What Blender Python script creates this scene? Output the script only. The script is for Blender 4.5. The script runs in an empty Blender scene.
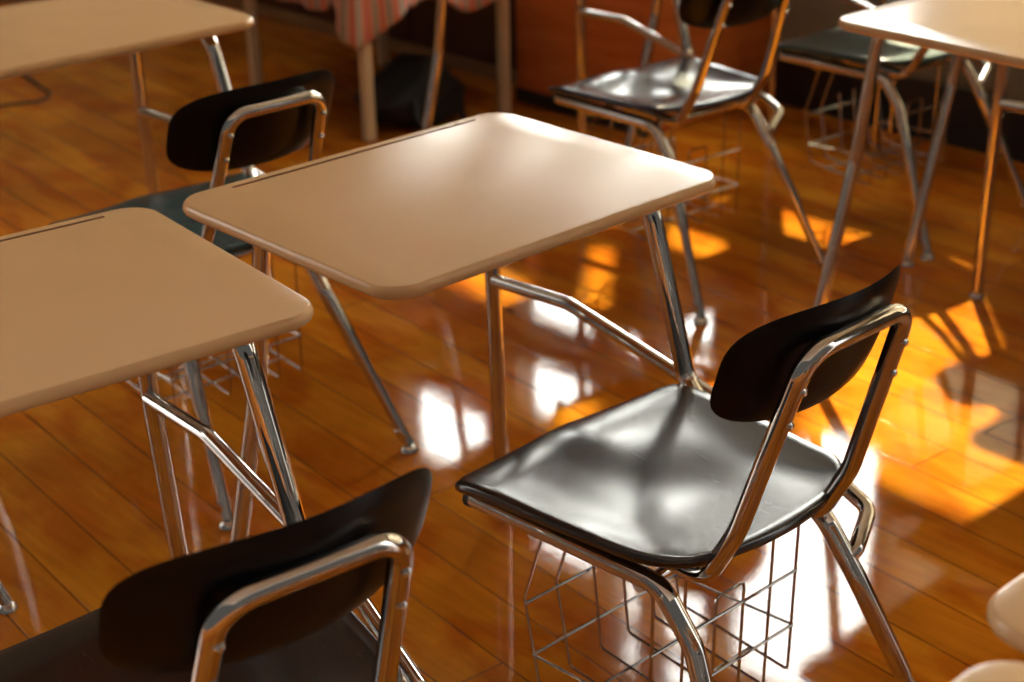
import bpy, bmesh, math, random
from mathutils import Vector, Matrix
random.seed(7)
sc = bpy.context.scene
PI = math.pi

# ------------------------------------------------------------------ camera
F_PX = 1651.2
YAW, PITCH, ROLL = math.radians(-42.26), math.radians(24.15), math.radians(1.26)
CAM = Vector((-1.405, -1.287, 1.495))
def make_camera():
    right = Vector((math.cos(YAW), math.sin(YAW), 0)); fwd0 = Vector((-math.sin(YAW), math.cos(YAW), 0)); up = Vector((0, 0, 1))
    fwd = fwd0*math.cos(PITCH) - up*math.sin(PITCH)
    dn = -(fwd0*math.sin(PITCH) + up*math.cos(PITCH))
    r2 = right*math.cos(ROLL) + dn*math.sin(ROLL)
    d2 = -right*math.sin(ROLL) + dn*math.cos(ROLL)
    cam = bpy.data.cameras.new('camera'); o = bpy.data.objects.new('camera', cam)
    sc.collection.objects.link(o)
    m = Matrix((r2, -d2, -fwd)).transposed().to_4x4(); m.translation = CAM
    o.matrix_world = m
    cam.sensor_width = 36.0; cam.lens = F_PX/1024*36.0
    cam.clip_start = 0.05; cam.clip_end = 100
    cam.dof.use_dof = True; cam.dof.focus_distance = 1.95; cam.dof.aperture_fstop = 4.6
    sc.camera = o
make_camera()

# ------------------------------------------------------------------ light
sc.view_settings.view_transform = 'Standard'; sc.view_settings.look = 'None'
sc.view_settings.gamma = 1; sc.view_settings.use_curve_mapping = False
sc.view_settings.exposure = 0.0
sc.cycles.use_denoising = True
sc.cycles.max_bounces = 10; sc.cycles.glossy_bounces = 6; sc.cycles.diffuse_bounces = 5
sc.cycles.sample_clamp_indirect = 12
SUN_AZ, SUN_EL = math.radians(41), math.radians(41)      # azimuth from +X towards +Y
SKY_BRIGHT, SKY_DIM = 22.0, 0.12
def make_light():
    s = bpy.data.lights.new('sun', 'SUN'); s.energy = 25.0; s.angle = math.radians(1.2); s.color = (1.0, 0.86, 0.55)
    so = bpy.data.objects.new('sun', s); sc.collection.objects.link(so)
    d = Vector((math.cos(SUN_AZ)*math.cos(SUN_EL), math.sin(SUN_AZ)*math.cos(SUN_EL), math.sin(SUN_EL)))
    so.rotation_euler = d.to_track_quat('Z', 'Y').to_euler(); so.location = d*12
    w = bpy.data.worlds.new('sky'); sc.world = w; w.use_nodes = True
    nt = w.node_tree; nt.nodes.clear()
    tc = nt.nodes.new('ShaderNodeTexCoord'); dot = nt.nodes.new('ShaderNodeVectorMath'); dot.operation = 'DOT_PRODUCT'
    dot.inputs[1].default_value = Vector((math.cos(math.radians(40)), math.sin(math.radians(40)), 0.25)).normalized()
    nt.links.new(tc.outputs['Generated'], dot.inputs[0])
    mr = nt.nodes.new('ShaderNodeMapRange'); mr.interpolation_type = 'SMOOTHSTEP'
    mr.inputs[1].default_value = -0.1; mr.inputs[2].default_value = 0.75
    mr.inputs[3].default_value = SKY_DIM; mr.inputs[4].default_value = SKY_BRIGHT
    nt.links.new(dot.outputs['Value'], mr.inputs[0])
    bg = nt.nodes.new('ShaderNodeBackground'); bg.inputs[0].default_value = (1.0, 0.96, 0.90, 1)
    nt.links.new(mr.outputs[0], bg.inputs[1])
    out = nt.nodes.new('ShaderNodeOutputWorld'); nt.links.new(bg.outputs[0], out.inputs[0])
make_light()

# ------------------------------------------------------------------ materials
def new_mat(name):
    m = bpy.data.materials.new(name); m.use_nodes = True
    nt = m.node_tree; return m, nt, nt.nodes['Principled BSDF']
def simple(name, col, rough=0.5, metal=0.0, coat=0.0, bump=0.0, bscale=200, rvar=0.0, cvar=0.0, ior=1.5):
    m, nt, b = new_mat(name)
    b.inputs['Base Color'].default_value = (*col, 1); b.inputs['Roughness'].default_value = rough
    b.inputs['Metallic'].default_value = metal; b.inputs['Coat Weight'].default_value = coat; b.inputs['IOR'].default_value = ior
    tc = nt.nodes.new('ShaderNodeTexCoord')
    if rvar or cvar:
        n = nt.nodes.new('ShaderNodeTexNoise'); n.inputs['Scale'].default_value = 9; n.inputs['Detail'].default_value = 6
        nt.links.new(tc.outputs['Object'], n.inputs['Vector'])
        if rvar:
            r = nt.nodes.new('ShaderNodeMapRange'); r.inputs[1].default_value = .3; r.inputs[2].default_value = .7
            r.inputs[3].default_value = max(0, rough-rvar); r.inputs[4].default_value = rough+rvar
            nt.links.new(n.outputs['Fac'], r.inputs[0]); nt.links.new(r.outputs[0], b.inputs['Roughness'])
        if cvar:
            mx = nt.nodes.new('ShaderNodeMix'); mx.data_type = 'RGBA'
            mx.inputs[6].default_value = (*[c*(1-cvar) for c in col], 1); mx.inputs[7].default_value = (*[min(1, c*(1+cvar)) for c in col], 1)
            nt.links.new(n.outputs['Fac'], mx.inputs[0]); nt.links.new(mx.outputs[2], b.inputs['Base Color'])
    if bump:
        n = nt.nodes.new('ShaderNodeTexNoise'); n.inputs['Scale'].default_value = bscale; n.inputs['Detail'].default_value = 3
        nt.links.new(tc.outputs['Object'], n.inputs['Vector'])
        bp = nt.nodes.new('ShaderNodeBump'); bp.inputs['Strength'].default_value = bump; bp.inputs['Distance'].default_value = 0.001
        nt.links.new(n.outputs['Fac'], bp.inputs['Height']); nt.links.new(bp.outputs[0], b.inputs['Normal'])
    return m
def scratched(name, col, rough, spec=0.5):
    m, nt, b = new_mat(name)
    b.inputs['Base Color'].default_value = (*col, 1); b.inputs['Specular IOR Level'].default_value = spec
    tc = nt.nodes.new('ShaderNodeTexCoord')
    prev = None
    for ang, sca in ((0.5, 26), (2.1, 30), (1.2, 22)):
        mp = nt.nodes.new('ShaderNodeMapping'); mp.inputs['Rotation'].default_value = (0, 0, ang); mp.inputs['Scale'].default_value = (sca*22, sca*1.1, sca)
        nt.links.new(tc.outputs['Object'], mp.inputs['Vector'])
        n = nt.nodes.new('ShaderNodeTexNoise'); n.inputs['Scale'].default_value = 1.0; n.inputs['Detail'].default_value = 5; n.inputs['Distortion'].default_value = .8
        nt.links.new(mp.outputs[0], n.inputs['Vector'])
        r = nt.nodes.new('ShaderNodeMapRange'); r.inputs[1].default_value = .68; r.inputs[2].default_value = .78
        nt.links.new(n.outputs['Fac'], r.inputs[0])
        if prev is None: prev = r.outputs[0]
        else:
            a = nt.nodes.new('ShaderNodeMath'); a.operation = 'MAXIMUM'
            nt.links.new(prev, a.inputs[0]); nt.links.new(r.outputs[0], a.inputs[1]); prev = a.outputs[0]
    rr = nt.nodes.new('ShaderNodeMapRange'); rr.inputs[3].default_value = rough; rr.inputs[4].default_value = min(1, rough+.22)
    nt.links.new(prev, rr.inputs[0]); nt.links.new(rr.outputs[0], b.inputs['Roughness'])
    n = nt.nodes.new('ShaderNodeTexNoise'); n.inputs['Scale'].default_value = 420; n.inputs['Detail'].default_value = 2
    nt.links.new(tc.outputs['Object'], n.inputs['Vector'])
    bp = nt.nodes.new('ShaderNodeBump'); bp.inputs['Strength'].default_value = .12; bp.inputs['Distance'].default_value = .0006
    nt.links.new(n.outputs['Fac'], bp.inputs['Height']); nt.links.new(bp.outputs[0], b.inputs['Normal'])
    return m
def floor_material():
    m, nt, b = new_mat('varnished_floor')
    tc = nt.nodes.new('ShaderNodeTexCoord')
    mp = nt.nodes.new('ShaderNodeMapping'); mp.inputs['Rotation'].default_value = (0, 0, PI/2+math.radians(4.5)); mp.inputs['Location'].default_value = (.3, .02, 0)
    nt.links.new(tc.outputs['Object'], mp.inputs['Vector'])
    br = nt.nodes.new('ShaderNodeTexBrick'); br.offset = .37; br.inputs['Scale'].default_value = 1
    br.inputs['Brick Width'].default_value = 1.35; br.inputs['Row Height'].default_value = BOARD
    br.inputs['Mortar Size'].default_value = .0016; br.inputs['Mortar Smooth'].default_value = .25
    br.inputs['Color1'].default_value = (0, 0, 0, 1); br.inputs['Color2'].default_value = (1, 1, 1, 1); br.inputs['Mortar'].default_value = (.5, .5, .5, 1)
    nt.links.new(mp.outputs[0], br.inputs['Vector'])
    ramp = nt.nodes.new('ShaderNodeValToRGB'); cr = ramp.color_ramp
    cr.elements[0].color = (.46, .145, .009, 1); cr.elements[1].color = (.62, .23, .014, 1)
    e = cr.elements.new(.5); e.color = (.54, .18, .011, 1)
    nt.links.new(br.outputs['Color'], ramp.inputs[0])
    # long grain
    mg = nt.nodes.new('ShaderNodeMapping'); mg.inputs['Scale'].default_value = (70, 4, 1)
    nt.links.new(tc.outputs['Object'], mg.inputs['Vector'])
    gn = nt.nodes.new('ShaderNodeTexNoise'); gn.inputs['Scale'].default_value = 1; gn.inputs['Detail'].default_value = 6; gn.inputs['Distortion'].default_value = .6
    nt.links.new(mg.outputs[0], gn.inputs['Vector'])
    gr = nt.nodes.new('ShaderNodeMapRange'); gr.inputs[1].default_value = .3; gr.inputs[2].default_value = .7; gr.inputs[3].default_value = .84; gr.inputs[4].default_value = 1.08
    nt.links.new(gn.outputs['Fac'], gr.inputs[0])
    mul = nt.nodes.new('ShaderNodeMix'); mul.data_type = 'RGBA'; mul.blend_type = 'MULTIPLY'; mul.inputs[0].default_value = 1
    nt.links.new(ramp.outputs[0], mul.inputs[6]); nt.links.new(gr.outputs[0], mul.inputs[7])
    # large worn blotches
    bn = nt.nodes.new('ShaderNodeTexNoise'); bn.inputs['Scale'].default_value = 2.2; bn.inputs['Detail'].default_value = 5
    nt.links.new(tc.outputs['Object'], bn.inputs['Vector'])
    brr = nt.nodes.new('ShaderNodeMapRange'); brr.inputs[1].default_value = .35; brr.inputs[2].default_value = .65; brr.inputs[3].default_value = .78; brr.inputs[4].default_value = 1.12
    nt.links.new(bn.outputs['Fac'], brr.inputs[0])
    mul2 = nt.nodes.new('ShaderNodeMix'); mul2.data_type = 'RGBA'; mul2.blend_type = 'MULTIPLY'; mul2.inputs[0].default_value = 1
    nt.links.new(mul.outputs[2], mul2.inputs[6]); nt.links.new(brr.outputs[0], mul2.inputs[7])
    # old stain coats: redder, darker patches with soft broken outlines
    sn2 = nt.nodes.new('ShaderNodeTexNoise'); sn2.inputs['Scale'].default_value = 5.5; sn2.inputs['Detail'].default_value = 7; sn2.inputs['Distortion'].default_value = .7
    ms = nt.nodes.new('ShaderNodeMapping'); ms.inputs['Scale'].default_value = (1.3, .6, 1); ms.inputs['Location'].default_value = (4.1, 2.3, 0)
    nt.links.new(tc.outputs['Object'], ms.inputs['Vector']); nt.links.new(ms.outputs[0], sn2.inputs['Vector'])
    s2r = nt.nodes.new('ShaderNodeMapRange'); s2r.inputs[1].default_value = .45; s2r.inputs[2].default_value = .60
    nt.links.new(sn2.outputs['Fac'], s2r.inputs[0])
    mul3 = nt.nodes.new('ShaderNodeMix'); mul3.data_type = 'RGBA'; mul3.blend_type = 'MULTIPLY'; mul3.inputs[7].default_value = (.80, .58, .5, 1)
    nt.links.new(s2r.outputs[0], mul3.inputs[0]); nt.links.new(mul2.outputs[2], mul3.inputs[6])
    gap = nt.nodes.new('ShaderNodeMix'); gap.data_type = 'RGBA'; gap.inputs[7].default_value = (.05, .016, .004, 1)
    gm = nt.nodes.new('ShaderNodeMath'); gm.operation = 'MULTIPLY'; gm.inputs[1].default_value = .9
    nt.links.new(br.outputs['Fac'], gm.inputs[0]); nt.links.new(gm.outputs[0], gap.inputs[0]); nt.links.new(mul3.outputs[2], gap.inputs[6])
    nt.links.new(gap.outputs[2], b.inputs['Base Color'])
    b.inputs['IOR'].default_value = 1.5; b.inputs['Roughness'].default_value = .16
    # roughness: scuffed patches in the varnish
    sn = nt.nodes.new('ShaderNodeTexNoise'); sn.inputs['Scale'].default_value = 16; sn.inputs['Detail'].default_value = 8; sn.inputs['Roughness'].default_value = .65
    nt.links.new(tc.outputs['Object'], sn.inputs['Vector'])
    sr = nt.nodes.new('ShaderNodeMapRange'); sr.inputs[1].default_value = .42; sr.inputs[2].default_value = .68; sr.inputs[3].default_value = FLOOR_R0; sr.inputs[4].default_value = FLOOR_R1
    nt.links.new(sn.outputs['Fac'], sr.inputs[0]); nt.links.new(sr.outputs[0], b.inputs['Roughness'])
    # bump: gaps + varnish ripples + grit
    fn = nt.nodes.new('ShaderNodeTexNoise'); fn.inputs['Scale'].default_value = 260; fn.inputs['Detail'].default_value = 3
    nt.links.new(tc.outputs['Object'], fn.inputs['Vector'])
    wn = nt.nodes.new('ShaderNodeTexNoise'); wn.inputs['Scale'].default_value = 14; wn.inputs['Detail'].default_value = 2
    nt.links.new(tc.outputs['Object'], wn.inputs['Vector'])
    b1 = nt.nodes.new('ShaderNodeBump'); b1.inputs['Strength'].default_value = .6; b1.inputs['Distance'].default_value = .0008; b1.invert = True
    nt.links.new(br.outputs['Fac'], b1.inputs['Height'])
    b2 = nt.nodes.new('ShaderNodeBump'); b2.inputs['Strength'].default_value = .07; b2.inputs['Distance'].default_value = .0005
    nt.links.new(fn.outputs['Fac'], b2.inputs['Height']); nt.links.new(b1.outputs[0], b2.inputs['Normal'])
    b3 = nt.nodes.new('ShaderNodeBump'); b3.inputs['Strength'].default_value = .06; b3.inputs['Distance'].default_value = .0025
    nt.links.new(wn.outputs['Fac'], b3.inputs['Height']); nt.links.new(b2.outputs[0], b3.inputs['Normal'])
    nt.links.new(b3.outputs[0], b.inputs['Normal'])
    return m
def wood(name, dark, light, rough=.3, scale=(3, 3, 30)):
    m, nt, b = new_mat(name)
    tc = nt.nodes.new('ShaderNodeTexCoord'); mp = nt.nodes.new('ShaderNodeMapping'); mp.inputs['Scale'].default_value = scale
    nt.links.new(tc.outputs['Object'], mp.inputs['Vector'])
    n = nt.nodes.new('ShaderNodeTexNoise'); n.inputs['Scale'].default_value = 1; n.inputs['Detail'].default_value = 6
    nt.links.new(mp.outputs[0], n.inputs['Vector'])
    r = nt.nodes.new('ShaderNodeValToRGB'); r.color_ramp.elements[0].color = (*dark, 1); r.color_ramp.elements[1].color = (*light, 1)
    r.color_ramp.elements[0].position = .3; r.color_ramp.elements[1].position = .7
    nt.links.new(n.outputs['Fac'], r.inputs[0]); nt.links.new(r.outputs[0], b.inputs['Base Color'])
    b.inputs['Roughness'].default_value = rough
    return m
def striped_cloth():
    m, nt, b = new_mat('striped_cloth')
    tc = nt.nodes.new('ShaderNodeTexCoord'); mp = nt.nodes.new('ShaderNodeMapping'); mp.inputs['Scale'].default_value = (1, 1, 1)
    nt.links.new(tc.outputs['UV'], mp.inputs['Vector'])
    w = nt.nodes.new('ShaderNodeTexWave'); w.bands_direction = 'X'; w.inputs['Scale'].default_value = 6; w.wave_profile = 'SIN'
    nt.links.new(mp.outputs[0], w.inputs['Vector'])
    r = nt.nodes.new('ShaderNodeValToRGB'); r.color_ramp.interpolation = 'EASE'
    r.color_ramp.elements[0].color = (.62, .17, .10, 1); r.color_ramp.elements[1].color = (.30, .26, .19, 1)
    e = r.color_ramp.elements.new(.4); e.color = (.66, .22, .13, 1)
    e = r.color_ramp.elements.new(.62); e.color = (.6, .42, .3, 1)
    nt.links.new(w.outputs['Fac'], r.inputs[0]); nt.links.new(r.outputs[0], b.inputs['Base Color'])
    b.inputs['Roughness'].default_value = .85; b.inputs['Sheen Weight'].default_value = .3
    return m
BOARD = 0.108
FLOOR_R0, FLOOR_R1 = .02, .07
M = {}
M['floor'] = floor_material()
M['tan'] = simple('tan_laminate', (.70, .455, .235), rough=.24, rvar=.03, cvar=.04)
M['tan'].node_tree.nodes['Principled BSDF'].inputs['Specular IOR Level'].default_value = .34
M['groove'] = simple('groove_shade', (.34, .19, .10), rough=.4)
M['chrome'] = simple('chrome', (.60, .575, .54), rough=.07, metal=1, rvar=.04)
M['wire'] = simple('chromed_wire', (.5, .47, .43), rough=.16, metal=1)
M['rubber'] = simple('black_rubber', (.02, .02, .02), rough=.6)
M['black'] = scratched('black_plastic', (.012, .012, .013), .19, .85)
M['shell'] = simple('black_shell', (.004, .004, .0045), rough=.3, bump=.1, bscale=300)
M['shell'].node_tree.nodes['Principled BSDF'].inputs['Specular IOR Level'].default_value = .18
M['teal'] = scratched('dark_teal_plastic', (.028, .060, .066), .26)
M['navy'] = scratched('blue_black_plastic', (.018, .026, .048), .16, .8)
M['beige_metal'] = simple('beige_enamel', (.72, .58, .37), rough=.35)
M['redwood'] = wood('red_brown_veneer', (.50, .12, .026), (.62, .17, .04), .22)
M['shaded_wood'] = wood('shaded_brown_veneer', (.045, .012, .005), (.075, .020, .008), .35)  # the red-brown veneer again, with its shade put into the colour
M['oak'] = wood('oak_edge', (.22, .13, .06), (.33, .2, .1), .4)
M['grey_wall'] = simple('grey_green_paint', (.20, .18, .13), rough=.5, cvar=.05)
M['white_wall'] = simple('cream_paint', (.55, .47, .35), rough=.7)
M['ceiling'] = simple('white_ceiling_paint', (.7, .66, .58), rough=.8)
M['black_base'] = simple('black_vinyl', (.012, .010, .009), rough=.45)
M['bag'] = simple('black_nylon', (.010, .010, .011), rough=.75, bump=.6, bscale=120)
M['cloth'] = striped_cloth()
M['cable'] = simple('brown_cable', (.06, .035, .02), rough=.4)
sm, snt, sb_ = new_mat('shade_fabric'); snt.nodes.remove(sb_)
t1 = snt.nodes.new('ShaderNodeBsdfTranslucent'); t1.inputs[0].default_value = (.62, .56, .46, 1)
t2 = snt.nodes.new('ShaderNodeBsdfDiffuse'); t2.inputs[0].default_value = (.6, .55, .46, 1)
t3 = snt.nodes.new('ShaderNodeMixShader'); snt.links.new(t1.outputs[0], t3.inputs[1]); snt.links.new(t2.outputs[0], t3.inputs[2]); snt.links.new(t3.outputs[0], snt.nodes['Material Output'].inputs[0])
M['shade'] = sm; M['dark_shade'] = simple('dark_shade_fabric', (.05, .035, .02), rough=.8)
M['frame'] = simple('window_frame_paint', (.32, .28, .22), rough=.4)
gm, gnt, gb = new_mat('window_glass'); gnt.nodes.remove(gb)
tr = gnt.nodes.new('ShaderNodeBsdfTransparent'); tr.inputs[0].default_value = (.95, .97, .96, 1)
gl = gnt.nodes.new('ShaderNodeBsdfGlossy'); gl.inputs['Roughness'].default_value = .02
mxs = gnt.nodes.new('ShaderNodeMixShader'); mxs.inputs[0].default_value = .05; gnt.links.new(tr.outputs[0], mxs.inputs[1]); gnt.links.new(gl.outputs[0], mxs.inputs[2])
gnt.links.new(mxs.outputs[0], gnt.nodes['Material Output'].inputs[0]); M['glass'] = gm

# ------------------------------------------------------------------ mesh helpers
def link(name, bm, mat, parent=None, smooth=True, auto=None):
    me = bpy.data.meshes.new(name); bmesh.ops.recalc_face_normals(bm, faces=bm.faces); bm.to_mesh(me); bm.free()
    mats = mat if isinstance(mat, (list, tuple)) else [mat]
    for q in mats: me.materials.append(q)
    if smooth:
        me.polygons.foreach_set('use_smooth', [True]*len(me.polygons))
        try: me.set_sharp_from_angle(angle=math.radians(auto or 40))
        except Exception: pass
    o = bpy.data.objects.new(name, me); sc.collection.objects.link(o)
    if parent: o.parent = parent
    return o
def add_box(bm, a, b, bev=0.0, mi=0):
    g = bmesh.ops.create_cube(bm, size=1); vs = g['verts']
    for v in vs:
        for i in range(3): v.co[i] = a[i] + (v.co[i]+.5)*(b[i]-a[i])
    fs = set(f for v in vs for f in v.link_faces)
    if bev:
        es = list(set(e for v in vs for e in v.link_edges))
        r = bmesh.ops.bevel(bm, geom=es, offset=bev, segments=2, affect='EDGES', profile=.5); fs = set(r['faces']) | set(f for f in fs if f.is_valid)
    for f in fs:
        if f.is_valid: f.material_index = mi
def fillet(pts, rad, n=7):
    pts = [Vector(p) for p in pts]
    if not isinstance(rad, (list, tuple)): rad = [rad]*(len(pts)-2)
    out = [pts[0]]
    for i in range(1, len(pts)-1):
        p, a, b = pts[i], pts[i-1], pts[i+1]
        u = (a-p); v = (b-p); lu, lv = u.length, v.length; u.normalize(); v.normalize()
        ang = u.angle(v); r = rad[i-1]
        if ang > PI-.02 or r <= 0: out.append(p); continue
        t = min(r/math.tan(ang/2), lu*.48, lv*.48); r2 = t*math.tan(ang/2)
        c = p + (u+v).normalized()*(r2/math.sin(ang/2))
        s, e = p+u*t-c, p+v*t-c; tot = s.angle(e); ax = s.cross(e).normalized()
        for k in range(n+1):
            out.append(c + Matrix.Rotation(tot*k/n, 3, ax) @ s)
    out.append(pts[-1]); return out
def add_tube(bm, path, r, seg=14, cap=True, closed=False):
    path = [Vector(p) for p in path]; n = len(path)
    rs = r if isinstance(r, (list, tuple)) else [r]*n
    tan = []
    for i in range(n):
        a = path[(i-1) % n] if (i > 0 or closed) else path[i]; b = path[(i+1) % n] if (i < n-1 or closed) else path[i]
        tan.append((b-a).normalized())
    ref = Vector((0, 0, 1)) if abs(tan[0].z) < .9 else Vector((1, 0, 0))
    nx = tan[0].cross(ref).normalized(); rings = []
    for i in range(n):
        nx = (nx - tan[i]*nx.dot(tan[i])).normalized(); ny = tan[i].cross(nx)
        rings.append([bm.verts.new(path[i] + (nx*math.cos(2*PI*k/seg) + ny*math.sin(2*PI*k/seg))*rs[i]) for k in range(seg)])
    for i in range(n if closed else n-1):
        A, B = rings[i], rings[(i+1) % n]
        for k in range(seg): bm.faces.new((A[k], A[(k+1) % seg], B[(k+1) % seg], B[k]))
    if cap and not closed:
        bm.faces.new(rings[0][::-1]); bm.faces.new(rings[-1])
def tube(name, pts, r, rad, mat, parent, seg=14, n=7):
    bm = bmesh.new(); add_tube(bm, fillet(pts, rad, n), r, seg); return link(name, bm, mat, parent)
def add_lathe(bm, prof, axis_o, axis_d, seg=18):
    d = Vector(axis_d).normalized(); ref = Vector((1, 0, 0)) if abs(d.x) < .9 else Vector((0, 1, 0))
    nx = d.cross(ref).normalized(); ny = d.cross(nx); o = Vector(axis_o); rings = []
    for (r, h) in prof:
        rings.append([bm.verts.new(o + d*h + (nx*math.cos(2*PI*k/seg)+ny*math.sin(2*PI*k/seg))*max(r, 1e-4)) for k in range(seg)])
    for A, B in zip(rings, rings[1:]):
        for k in range(seg): bm.faces.new((A[k], A[(k+1) % seg], B[(k+1) % seg], B[k]))
    bm.faces.new(rings[0][::-1]); bm.faces.new(rings[-1])
def empty(name, loc=(0, 0, 0), rz=0):
    o = bpy.data.objects.new(name, None); sc.collection.objects.link(o); o.location = loc; o.rotation_euler = (0, 0, rz)
    o.empty_display_size = .1; return o
def tag(o, label=None, cat=None, group=None, kind=None):
    if label: o['label'] = label
    if cat: o['category'] = cat
    if group: o['group'] = group
    if kind: o['kind'] = kind
    return o
def struct(name, bm, mat, parent=None, smooth=False):
    o = link(name, bm, mat, parent, smooth=smooth)
    if parent is None: o['kind'] = 'structure'
    return o

# ------------------------------------------------------------------ room
FX0, FX1, FY0, FY1, CZ = -3.2, 3.0, -3.2, 6.2, 3.2
def room():
    bm = bmesh.new(); add_box(bm, (FX0, FY0, -.1), (FX1+.2, FY1+.2, 0)); struct('floor', bm, M['floor'])
    bm = bmesh.new(); add_box(bm, (FX0, FY0, CZ), (FX1+.2, FY1+.2, CZ+.1)); struct('ceiling', bm, M['ceiling'])
    bm = bmesh.new(); add_box(bm, (FX0, FY1, 0), (FX1+.2, FY1+.15, CZ)); struct('wall_front', bm, M['white_wall'])
    # window wall: sill wall, head wall, piers between the windows
    bm = bmesh.new(); X0, X1 = FX1, FX1+.2
    add_box(bm, (X0, FY0, 0), (X1, FY1, SILL)); add_box(bm, (X0, FY0, HEAD), (X1, FY1, CZ))
    ys = FY0
    for (a, b, _, _, _) in WINS:
        add_box(bm, (X0, ys, SILL), (X1, a, HEAD)); ys = b
    add_box(bm, (X0, ys, SILL), (X1, FY1, HEAD))
    struct('wall_right', bm, M['grey_wall'])
    for k, (a, b, nv, zs, shd) in enumerate(WINS):
        w = empty('window_%d' % (k+1), (X0+.1, (a+b)/2, SILL)); w['kind'] = 'structure'
        L, H = b-a, HEAD-SILL
        bm = bmesh.new(); t = .022
        add_box(bm, (-.05, -L/2, 0), (.05, -L/2+t, H)); add_box(bm, (-.05, L/2-t, 0), (.05, L/2, H))
        add_box(bm, (-.05, -L/2, 0), (.05, L/2, t)); add_box(bm, (-.05, -L/2, H-t), (.05, L/2, H))
        for i in range(1, nv): y = -L/2+L*i/nv; add_box(bm, (-.03, y-.02, t), (.03, y+.02, H-t))
        for z, hb in zs: add_box(bm, (-.03, -L/2+t, z-SILL-hb), (.03, L/2-t, z-SILL+hb))  # wide bars are unseen blockers added to shape sun patches and floor glare
        link('window_frame', bm, M['frame'], w, smooth=False)
        bm = bmesh.new(); add_box(bm, (-.004, -L/2+.02, .02), (.004, L/2-.02, H-.02)); link('pane', bm, M['glass'], w, smooth=False)
        if shd:                                     # pulled-down shades
            lo = .08 if shd == 1 else 1.80-SILL; ya = -L/2+(.05 if shd == 1 else .085)
            bm = bmesh.new(); add_box(bm, (-.085, ya, lo), (-.083, L/2-.05, H)); sh = link('roller_shade', bm, M['shade'] if shd == 1 else M['dark_shade'], w, smooth=False)
            bm = bmesh.new(); add_box(bm, (-.092, ya, lo-.02), (-.076, L/2-.05, lo+.002), .003); link('hem_bar', bm, M['frame'], sh, smooth=False)
        bm = bmesh.new(); add_box(bm, (-.16, -L/2-.03, -.03), (-.05, L/2+.03, .004), .004); link('window_sill', bm, M['frame'], w, smooth=False)
SILL, HEAD = .68, 2.95
# y from, y to, panes across, bars, the wide ones added to block light (centre, half height), shade: 0 up, 1 pulled down, 2 half down
WINS = [(-1.9, -.15, 2, ((1.3, .03),), 1), (-.05, 1.63, 3, ((1.3, .03),), 1),
        (1.66, 2.42, 1, ((1.00, .32), (2.76, .19)), 0), (2.44, 2.79, 1, ((1.20, .03), (1.56, .10), (1.895, .04), (2.66, .02)), 0),
        (2.81, 3.04, 1, ((1.20, .03), (1.42, .06), (1.895, .04), (2.66, .02)), 0),
        (3.07, 3.62, 1, ((.87, .19), (1.445, .115), (2.04, .24), (2.72, .23)), 0), (3.76, 4.45, 1, ((1.32, .64), (2.635, .315)), 0)]
room()

# ------------------------------------------------------------------ combination desk
XS = .012
def glide(parent, foot, d):
    bm = bmesh.new()
    d = Vector(d).normalized()
    add_lathe(bm, [(.0105, .045), (.0125, .043), (.0125, .022), (.0095, .018), (.0095, .014)], foot, d)
    add_lathe(bm, [(.015, 0.0), (.0175, .003), (.0165, .008), (.011, .0135), (.006, .016)], (foot[0], foot[1], 0), (0, 0, 1))
    return link('glide', bm, M['chrome'], parent)
def desktop_mesh():
    x0, x1, y0, y1, zt, th, r = -.306, .304, .132, .616, .757, .019, .048
    segs = 10
    def outline(off):
        pts = []
        for cx, cy, a0 in ((x1-r, y1-r, 0), (x0+r, y1-r, PI/2), (x0+r, y0+r, PI), (x1-r, y0+r, 3*PI/2)):
            for k in range(segs+1):
                a = a0+PI/2*k/segs; pts.append((cx+(r-off)*math.cos(a), cy+(r-off)*math.sin(a)))
        return pts
    bm = bmesh.new(); rings = []
    prof = [(.0085, 0), (.0045, -.0010), (.0015, -.0040), (0, -.0085), (0, -.0120), (.0020, -.0160), (.006, -.019)]
    for off, dz in prof: rings.append([bm.verts.new((x, y, zt+dz)) for x, y in outline(off)])
    n = len(rings[0])
    for A, B in zip(rings, rings[1:]):
        for k in range(n): bm.faces.new((A[k], A[(k+1) % n], B[(k+1) % n], B[k]))
    bm.faces.new(rings[-1])
    # top with a real recessed pencil groove near the front edge
    gx0, gx1, gy, gw, gd = -.215, .232, .592, .0035, .003
    gl = [];
    for cx, a0 in ((gx1, -PI/2), (gx0, PI/2)):
        for k in range(7): a = a0+PI*k/6; gl.append((cx+gw*math.cos(a), gy+gw*math.sin(a)))
    gt = [bm.verts.new((x, y, zt)) for x, y in gl]; gb_ = [bm.verts.new((x, y, zt-gd)) for x, y in gl]
    te = [bm.edges.get((rings[0][k], rings[0][(k+1) % n])) for k in range(n)]
    ge = [bm.edges.new((gt[k], gt[(k+1) % len(gt)])) for k in range(len(gt))]
    fill = bmesh.ops.triangle_fill(bm, edges=te+ge, use_beauty=True)
    for k in range(len(gt)):
        f = bm.faces.new((gt[k], gt[(k+1) % len(gt)], gb_[(k+1) % len(gt)], gb_[k])); f.material_index = 1
    f = bm.faces.new(gb_); f.material_index = 1
    return bm
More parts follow.
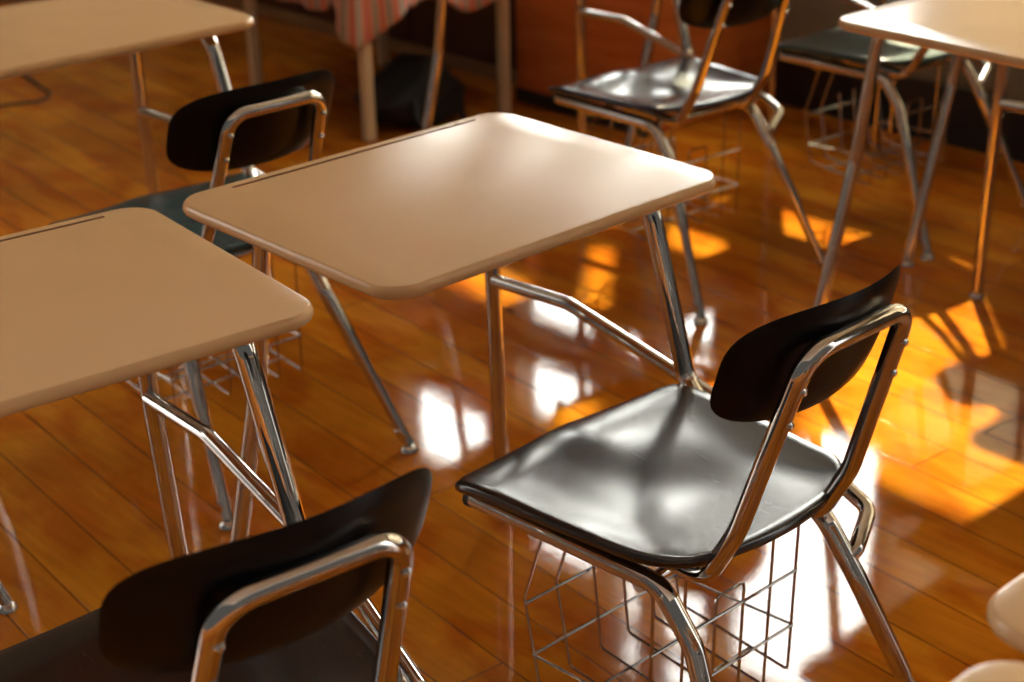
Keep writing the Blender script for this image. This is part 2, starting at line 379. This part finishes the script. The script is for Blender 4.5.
def seat_mesh():
    # contoured shell: raised rear and side edges, rolled front
    NX, NY = 28, 28
    yf, yb = .186, -.200
    def pt(u, v):
        # u -1..1 lateral, v 0 front .. 1 rear
        hw = .213 - .038*v**1.3
        x, y = u*hw, yf + (yb-yf)*v
        # superellipse rounding of the corners: big at rear, tight at front
        rc = .075 if v > .5 else .026
        if v > .5: dy = max(0, rc-(y-yb))
        else: dy = max(0, rc-(yf-y))
        if dy > 0:
            q = rc-math.sqrt(max(0, rc*rc-dy*dy)); x = u*(hw-q)
        # bowed front and rear
        y += (1-u*u)*(.010 if v < .5 else -.012)*abs(v-.5)*2
        ex = max(0, abs(x)/hw-.55)/.45; er = max(0, v-.62)/.38
        z = .4315
        z -= .0085*math.exp(-((x/.10)**2))*math.exp(-((v-.60)/.24)**2)
        z += .012*ex**2*(.35+.65*min(1, v*1.6)) + .014*er**2
        z += .005*math.exp(-(x/.05)**2)*math.exp(-((v-.12)/.25)**2)
        ff = max(0, .22-v)/.22; z -= .010*ff**2
        return Vector((x+.030-.012*v, y, z+.012))
    bm = bmesh.new()
    g = [[bm.verts.new(pt(2*i/NX-1, j/NY)) for i in range(NX+1)] for j in range(NY+1)]
    for j in range(NY):
        for i in range(NX): bm.faces.new((g[j][i], g[j][i+1], g[j+1][i+1], g[j+1][i]))
    border = [g[0][i] for i in range(NX+1)] + [g[j][NX] for j in range(1, NY+1)] + [g[NY][i] for i in range(NX-1, -1, -1)] + [g[j][0] for j in range(NY-1, 0, -1)]
    c = Vector((.02, 0, .44)); prev = border
    for off, dz in ((.003, -.0015), (.0048, -.006), (.0042, -.0125), (-.001, -.0165), (-.010, -.0155)):
        ring = []
        for v in border:
            d = (v.co-c); d.z = 0; d.normalize(); ring.append(bm.verts.new(v.co+d*off+Vector((0, 0, dz))))
        for k in range(len(border)): bm.faces.new((prev[k], prev[(k+1) % len(border)], ring[(k+1) % len(border)], ring[k]))
        prev = ring
    # underside
    cen = bm.verts.new((.02, 0, .420))
    for k in range(len(prev)): bm.faces.new((prev[k], prev[(k+1) % len(prev)], cen))
    return bm
LEAN = [-.215, -.300]; BACK_DZ = [-.006, 0, .158]      # arch height, shell height, shell half width
def u_plane_y(z):            # lean of the back
    return LEAN[0] + LEAN[1]*(z-.45)
def backrest_mesh():
    hw, hh, zc = BACK_DZ[2], .078, .714+BACK_DZ[1]
    NX, NY = 30, 14; th = .0065
    bm = bmesh.new()
    def P(u, v, back):
        # superellipse map of the square to the rounded outline
        p = 3.6
        a = math.atan2(v, u) if (u or v) else 0; m = max(abs(u), abs(v))
        c, s = math.cos(a), math.sin(a)
        rr = (abs(c)**p+abs(s)**p)**(-1/p)
        X, Z = m*rr*c*hw, m*rr*s*hh
        Z *= 1-.06*abs(X/hw)**2
        curve = .050*(X/hw)**2
        dish = .004*(Z/hh)**2
        y = u_plane_y(zc+Z) + .0135 + curve + dish
        t = th*math.sqrt(max(0, 1-m**6))
        y += (-t if back else t*.4)
        return Vector((XS+X, y, zc+Z + .0*curve))
    for back in (0, 1):
        g = [[bm.verts.new(P(2*i/NX-1, 2*j/NY-1, back)) for i in range(NX+1)] for j in range(NY+1)]
        for j in range(NY):
            for i in range(NX): bm.faces.new((g[j][i], g[j][i+1], g[j+1][i+1], g[j+1][i]))
    bmesh.ops.remove_doubles(bm, verts=bm.verts, dist=.0004)
    return bm
def make_desk(name, seat_mat):
    root = empty(name)
    R1, R2, R3 = .0135, .0112, .0118
    link('desktop', desktop_mesh(), [M['tan'], M['groove']], root, auto=30)
    # frame under the top
    tube('top_support', [(.25, .20, .729), (.25, .58, .729)], .009, 0, M['chrome'], root)
    tube('top_support', [(-.19, .30, .729), (-.17, .60, .729)], .009, 0, M['chrome'], root)
    tube('cross_bar', [(-.17, .600, .722), (.262, .600, .722)], .0105, 0, M['chrome'], root)
    # post from the top down to the seat, carrying on as the right rail and rear leg
    tube('support_post', [(.232, .45, .722), (.232, .222, .722), (.262, .166, .440), (.215, .055, .405), (.200, .0, .404)], .0145, [.045, .03, .03], M['chrome'], root)
    # front legs
    lf = tube('front_leg', [(-.163, .600, .728), (-.180, .628, .44), (-.262, .655, .014)], [R1, R1]+[R1]*0 if False else R1, .10, M['chrome'], root)
    glide(lf, (-.2625, .6552, .008), (.08, -.03, .43))
    rf = tube('front_leg', [(.262, .590, .728), (.273, .603, .482), (.310, .633, .014)], R1, .12, M['chrome'], root)
    glide(rf, (.3105, .6333, .008), (-.04, -.03, .45))
    # brace on the right side, ending in a loop on the rear leg
    tube('brace', [(.266, .590, .478), (.272, .425, .484), (.284, .10, .412), (.240, -.124, .398), (.234, -.186, .378), (.172, -.212, .354), (.158, -.210, .347)], R2, [.08, .08, .06, .028, .02], M['chrome'], root)
    # rails running into the rear legs
    def leg(path, radii_r, tail):
        p = fillet(path, radii_r, 9); n = len(p)
        # swaged lower tube
        a, b = p[-2], p[-1]; m1 = a.lerp(b, .42); m2 = a.lerp(b, .455)
        p = p[:-1]+[m1, m2, b]; rr = [R1]*(n-1)+[R1, .0108, .0105]
        bm = bmesh.new(); add_tube(bm, p, rr, 16)
        o = link('rear_leg', bm, M['chrome'], root); d = (a-b).normalized(); glide(o, (b.x, b.y, .008), d); return o
    ll = leg([(-.157, .172, .409), (-.138, -.150, .409), (-.138, -.205, .345), (-.170, -.352, .014)], [.05, .06], 0)
    bm = bmesh.new(); add_tube(bm, [(-.1572, .1765, .409), (-.1568, .168, .409)], .0142, 16); link('end_cap', bm, M['rubber'], ll)
    leg([(.200, .02, .404), (.150, -.170, .402), (.160, -.225, .320), (.242, -.352, .014)], [.05, .06], 0)
    tube('cross_bar', [(-.155, .06, .398), (.21, .06, .398)], .008, 0, M['chrome'], root)
    tube('cross_bar', [(-.148, -.12, .398), (.16, -.12, .398)], .008, 0, M['chrome'], root)
    # bent tube carrying the back
    def bp(x, z): return (XS+x, u_plane_y(z), z)
    path = [(XS-.108, .00, .418), (XS-.110, -.185, .416)] + [bp(-.108, .50), bp(-.092, .752+BACK_DZ[0]), bp(.092, .752+BACK_DZ[0]), bp(.108, .50)] + [(XS+.110, -.185, .416), (XS+.108, .00, .418)]
    back = tube('back_support', path, R3, [.045, .15, .036, .036, .15, .045], M['chrome'], root, seg=16, n=10)
    for x, z in ((-.097, .655), (.097, .655), (-.094, .70), (.094, .70)):
        bm = bmesh.new(); y = u_plane_y(z)
        add_lathe(bm, [(.0055, 0), (.0055, .0020), (.0042, .0040), (.001, .0048)], (XS+x, y-.0108, z), (0, -1, .3), 12)
        link('bolt', bm, M['chrome'], back)
    link('backrest', backrest_mesh(), M['shell'], root, auto=60)
    link('seat', seat_mesh(), seat_mat, root, auto=50)
    # wire book basket
    bm = bmesh.new(); w = .0022
    xs = [-.122, -.062, 0.0, .058, .112, .165]
    for i, x in enumerate(xs):
        if i in (2, 3): continue
        add_tube(bm, fillet([(x, .066, .398), (x, .112, .262), (x, .085, .135), (x, -.118, .120), (x, -.124, .392)], .006, 4), w, 7)
    # arched pair in the middle
    add_tube(bm, fillet([(0, .104, .290), (0, .085, .135), (0, -.118, .120), (0, -.122, .315), (.056, -.122, .315), (.056, -.118, .120), (.056, .085, .135), (.056, .104, .290)], .008, 4), w, 7)
    for y, z in ((.108, .256), (.094, .180), (.03, .129), (-.05, .123), (-.1205, .195), (-.1225, .285)):
        add_tube(bm, [(-.124, y, z), (.167, y, z)], w, 7)
    for x in (-.124, .167):
        add_tube(bm, [(x, .094, .180), (x, -.1205, .195)], w, 7)
    link('book_basket', bm, M['wire'], root)
    return root
def copy_tree(o, parent=None):
    c = o.copy(); sc.collection.objects.link(c)
    if parent is not None: c.parent = parent
    for ch in list(o.children): copy_tree(ch, c)
    return c
main = make_desk('student_desk', M['black'])
LEAN[:] = [-.235, -.36]; BACK_DZ[:] = [-.018, -.018, .169]
far_left = make_desk('student_desk', M['teal'])
LEAN[:] = [-.222, -.345]; BACK_DZ[:] = [-.012, 0, .168]
second = make_desk('student_desk', M['black'])
def set_seat(root, mat):
    for ch in root.children:
        if ch.name.startswith('seat'):
            ch.data = ch.data.copy(); ch.data.materials[0] = mat
UNITS = [
 ((.109, 1.296), -.016, 'teal', 'tan-topped student desk with dark teal seat, cut off at the upper left of the photo'),
 ((-.698, .050), -.100, 'black', 'student desk nearest the camera, its black backrest seen from behind at bottom left'),
 ((1.405, 1.285), -.09, 'navy', 'student desk whose blue-black seat glares white before the red-brown cabinet'),
 ((1.427, -.022), -.043, 'black', 'student desk with only its tan top and two front legs showing at the upper right'),
 ((2.086, 1.153), -.08, 'teal', 'student desk with dark grey-green seat against the grey wall, beyond the upper right desktop'),
 ((2.08, .17), 0, 'black', 'student desk showing one chrome front leg between the two front legs at upper right'),
 ((-.72, 1.33), 0, 'black', 'student desk showing only a chrome rear foot at the left edge of the photo'),
 ((-.092, -1.322), 0, 'black', 'student desk whose rounded tan corner juts in at the right edge, lower right'),
 ((-.722, -1.366), 0, 'black', 'student desk of which a sliver of tan top shows at the very bottom right'),
]
tag(main, 'student desk in the centre with large tan top and shiny scratched black seat', 'desk', 'combination student desks in rows')
for i, ((x, y), a, sm, lab) in enumerate(UNITS):
    c = far_left if i == 0 else second if i == 1 else copy_tree(second); c.location = (x, y, 0); c.rotation_euler = (0, 0, a); tag(c, lab, 'desk')
    if i > 0 and sm != 'black': set_seat(c, M[sm])

# ------------------------------------------------------------------ background
def cabinet(name, x0, x1, y0, y1, h, mat, label, ndoor):
    r = empty(name, ((x0+x1)/2, (y0+y1)/2, 0)); dx, dy = (x1-x0)/2, (y1-y0)/2
    bm = bmesh.new(); add_box(bm, (-dx, -dy, .0), (dx, dy, h), .003); link('body', bm, mat, r, smooth=False)
    bm = bmesh.new(); add_box(bm, (-dx-.02, -dy-.02, h), (dx, dy+.005, h+.028), .005); link('top', bm, mat, r, smooth=False)
    ph = .17 if 'grey' in label else .045
    bm = bmesh.new(); add_box(bm, (-dx-.014, -dy, 0), (-dx, dy, ph), .003); link('plinth', bm, M['oak'] if 'dark brown' in label else M['black_base'], r, smooth=False)
    for i in range(ndoor):
        a = -dy + 2*dy*i/ndoor+.008; b = -dy+2*dy*(i+1)/ndoor-.008
        bm = bmesh.new(); add_box(bm, (-dx-.012, a, ph+.015), (-dx, b, h-.02), .003); d = link('door', bm, mat, r, smooth=False)
        bm = bmesh.new(); add_lathe(bm, [(.006, 0), (.006, .012), (.012, .016), (.011, .024), (.002, .026)], (-dx-.012, b-.04, h-.12), (-1, 0, 0)); link('knob', bm, M['chrome'], d)
    tag(r, label, 'cabinet')
cabinet('low_cabinet', 2.72, 2.98, -2.6, 1.97, .66, M['grey_wall'], 'long grey-painted low cabinet with a black base along the window wall', 5)
cabinet('low_cabinet', 2.16, 2.98, 2.00, 2.58, .64, M['redwood'], 'glossy red-brown low cabinet behind the desk with the glaring seat', 1)
cabinet('low_cabinet', 2.30, 2.98, 2.62, 4.60, .64, M['shaded_wood'], 'dark brown low cabinet behind the cloth-draped table', 3)

def table():
    u = Vector((.99, -.14, 0)); v = Vector((.14, .99, 0)); o = Vector((1.55, 2.59, 0)); W, L, H = .50, .76, .60
    r = empty('side_table', (1.55, 2.59, 0), math.atan2(u.y, u.x))
    for i, (a, b) in enumerate(((0, 0), (W, 0), (0, L), (W, L))):
        bm = bmesh.new(); add_box(bm, (a-.016, b-.016, 0), (a+.016, b+.016, H), .003); link('leg', bm, M['beige_metal'], r, smooth=False)
    bm = bmesh.new(); add_box(bm, (-.03, -.03, H), (W+.03, L+.03, H+.025), .005); link('tabletop', bm, M['oak'], r, smooth=False)
    bm = bmesh.new()
    for a in (0, W): add_box(bm, (a-.009, .0, H-.07), (a+.009, L, H-.01))
    for b in (0, L): add_box(bm, (0, b-.009, H-.07), (W, b+.009, H-.01))
    link('apron', bm, M['beige_metal'], r, smooth=False)
    tag(r, 'small table on square beige metal legs under a striped cloth, before the dark cabinet', 'table')
    # draped cloth: one continuous sheet over the top, hanging in folds on all sides
    per = []; e = .036
    x0, x1, y0, y1 = -e, W+e, -e, L+e
    def side(a, b, n): return [(a[0]+(b[0]-a[0])*k/n, a[1]+(b[1]-a[1])*k/n) for k in range(n)]
    loop = side((x0, y1), (x0, y0), 46)+side((x0, y0), (x1, y0), 34)+side((x1, y0), (x1, y1), 46)+side((x1, y1), (x0, y1), 34)
    n = len(loop); bm = bmesh.new(); uvl = bm.loops.layers.uv.new('uv'); zt = H+.0275; rings = []; cxy = Vector(((x0+x1)/2, (y0+y1)/2))
    def drop(p, s):
        near = math.hypot(p[0]-x0, p[1]-y0); d = .25
        if p[1] < y0+.01: d = .245+.03*math.sin(p[0]*23)
        if near < .17: d = .215 + .115*(1-near/.17)
        return d
    NR = 12
    for j in range(NR+1):
        ring = []
        for k, p in enumerate(loop):
            P = Vector(p); out = (P-cxy); ax = abs(p[0]-cxy.x)/(x1-x0); ay = abs(p[1]-cxy.y)/(y1-y0)
            nrm = Vector((math.copysign(1, out.x), 0)) if ax > ay else Vector((0, math.copysign(1, out.y)))
            if abs(ax-ay) < .03: nrm = Vector((math.copysign(.7, out.x), math.copysign(.7, out.y)))
            t = j/NR; fold = math.sin(k*.62)*.016*t + math.sin(k*.27+1)*.012*t
            q = P + nrm*(.004+.02*t+fold); ring.append(bm.verts.new((q.x, q.y, zt-drop(p, 0)*t)))
        rings.append(ring)
    for j in range(NR):
        for k in range(n):
            f = bm.faces.new((rings[j][k], rings[j][(k+1) % n], rings[j+1][(k+1) % n], rings[j+1][k]))
            for lp, (kk, jj) in zip(f.loops, ((k, j), (k+1, j), (k+1, j+1), (k, j+1))): lp[uvl].uv = (kk*.022, jj*.02)
    f = bm.faces.new(rings[0])
    for lp in f.loops: lp[uvl].uv = (lp.vert.co.x, lp.vert.co.y)
    c = link('tablecloth', bm, M['cloth']); c.location = r.location; c.rotation_euler = r.rotation_euler
    md = c.modifiers.new('thick', 'SOLIDIFY'); md.thickness = .002; md.offset = 1
    tag(c, 'pink and beige striped cloth hanging over the small table', 'tablecloth')
table()

def bag():
    bm = bmesh.new(); bmesh.ops.create_uvsphere(bm, u_segments=32, v_segments=20, radius=1)
    for v in bm.verts:
        x, y, z = v.co
        p = 2.6; s = (abs(x)**p+abs(y)**p+abs(z)**p)**(-1/p)
        x, y, z = x*s, y*s, z*s
        z2 = (z*.5+.5)*.19
        k = 1-.28*max(0, z)
        v.co = (x*.175*k + .012*math.sin(y*5+z*4), y*.13*k+.01*math.sin(x*6), z2*(1+.10*math.sin(x*3+1)))
        if v.co.z < .004: v.co.z = .0
    r = empty('backpack', (1.775, 2.665, 0), .2)
    link('body', bm, M['bag'], r)
    bm = bmesh.new(); add_tube(bm, fillet([(-.10, -.10, .10), (-.17, -.17, .05), (-.10, -.20, .012), (.05, -.17, .012), (.12, -.10, .08)], .05, 6), .009, 8); link('strap', bm, M['bag'], r)
    bm = bmesh.new(); add_box(bm, (-.10, -.145, .02), (.10, -.09, .085), .018); link('pocket', bm, M['bag'], r)
    tag(r, 'black cloth bag lying on the floor behind the beige table leg', 'bag')
bag()
bm = bmesh.new(); add_tube(bm, fillet([(.2, 4.10, .005), (.93, 3.776, .005), (1.06, 3.72, .005), (1.12, 3.78, .005), (1.15, 3.95, .005), (1.3, 4.6, .005)], .06, 8), .005, 8)
tag(link('floor_cable', bm, M['cable']), 'thin dark cable looping on the floor below the upper left desktop', 'cable')
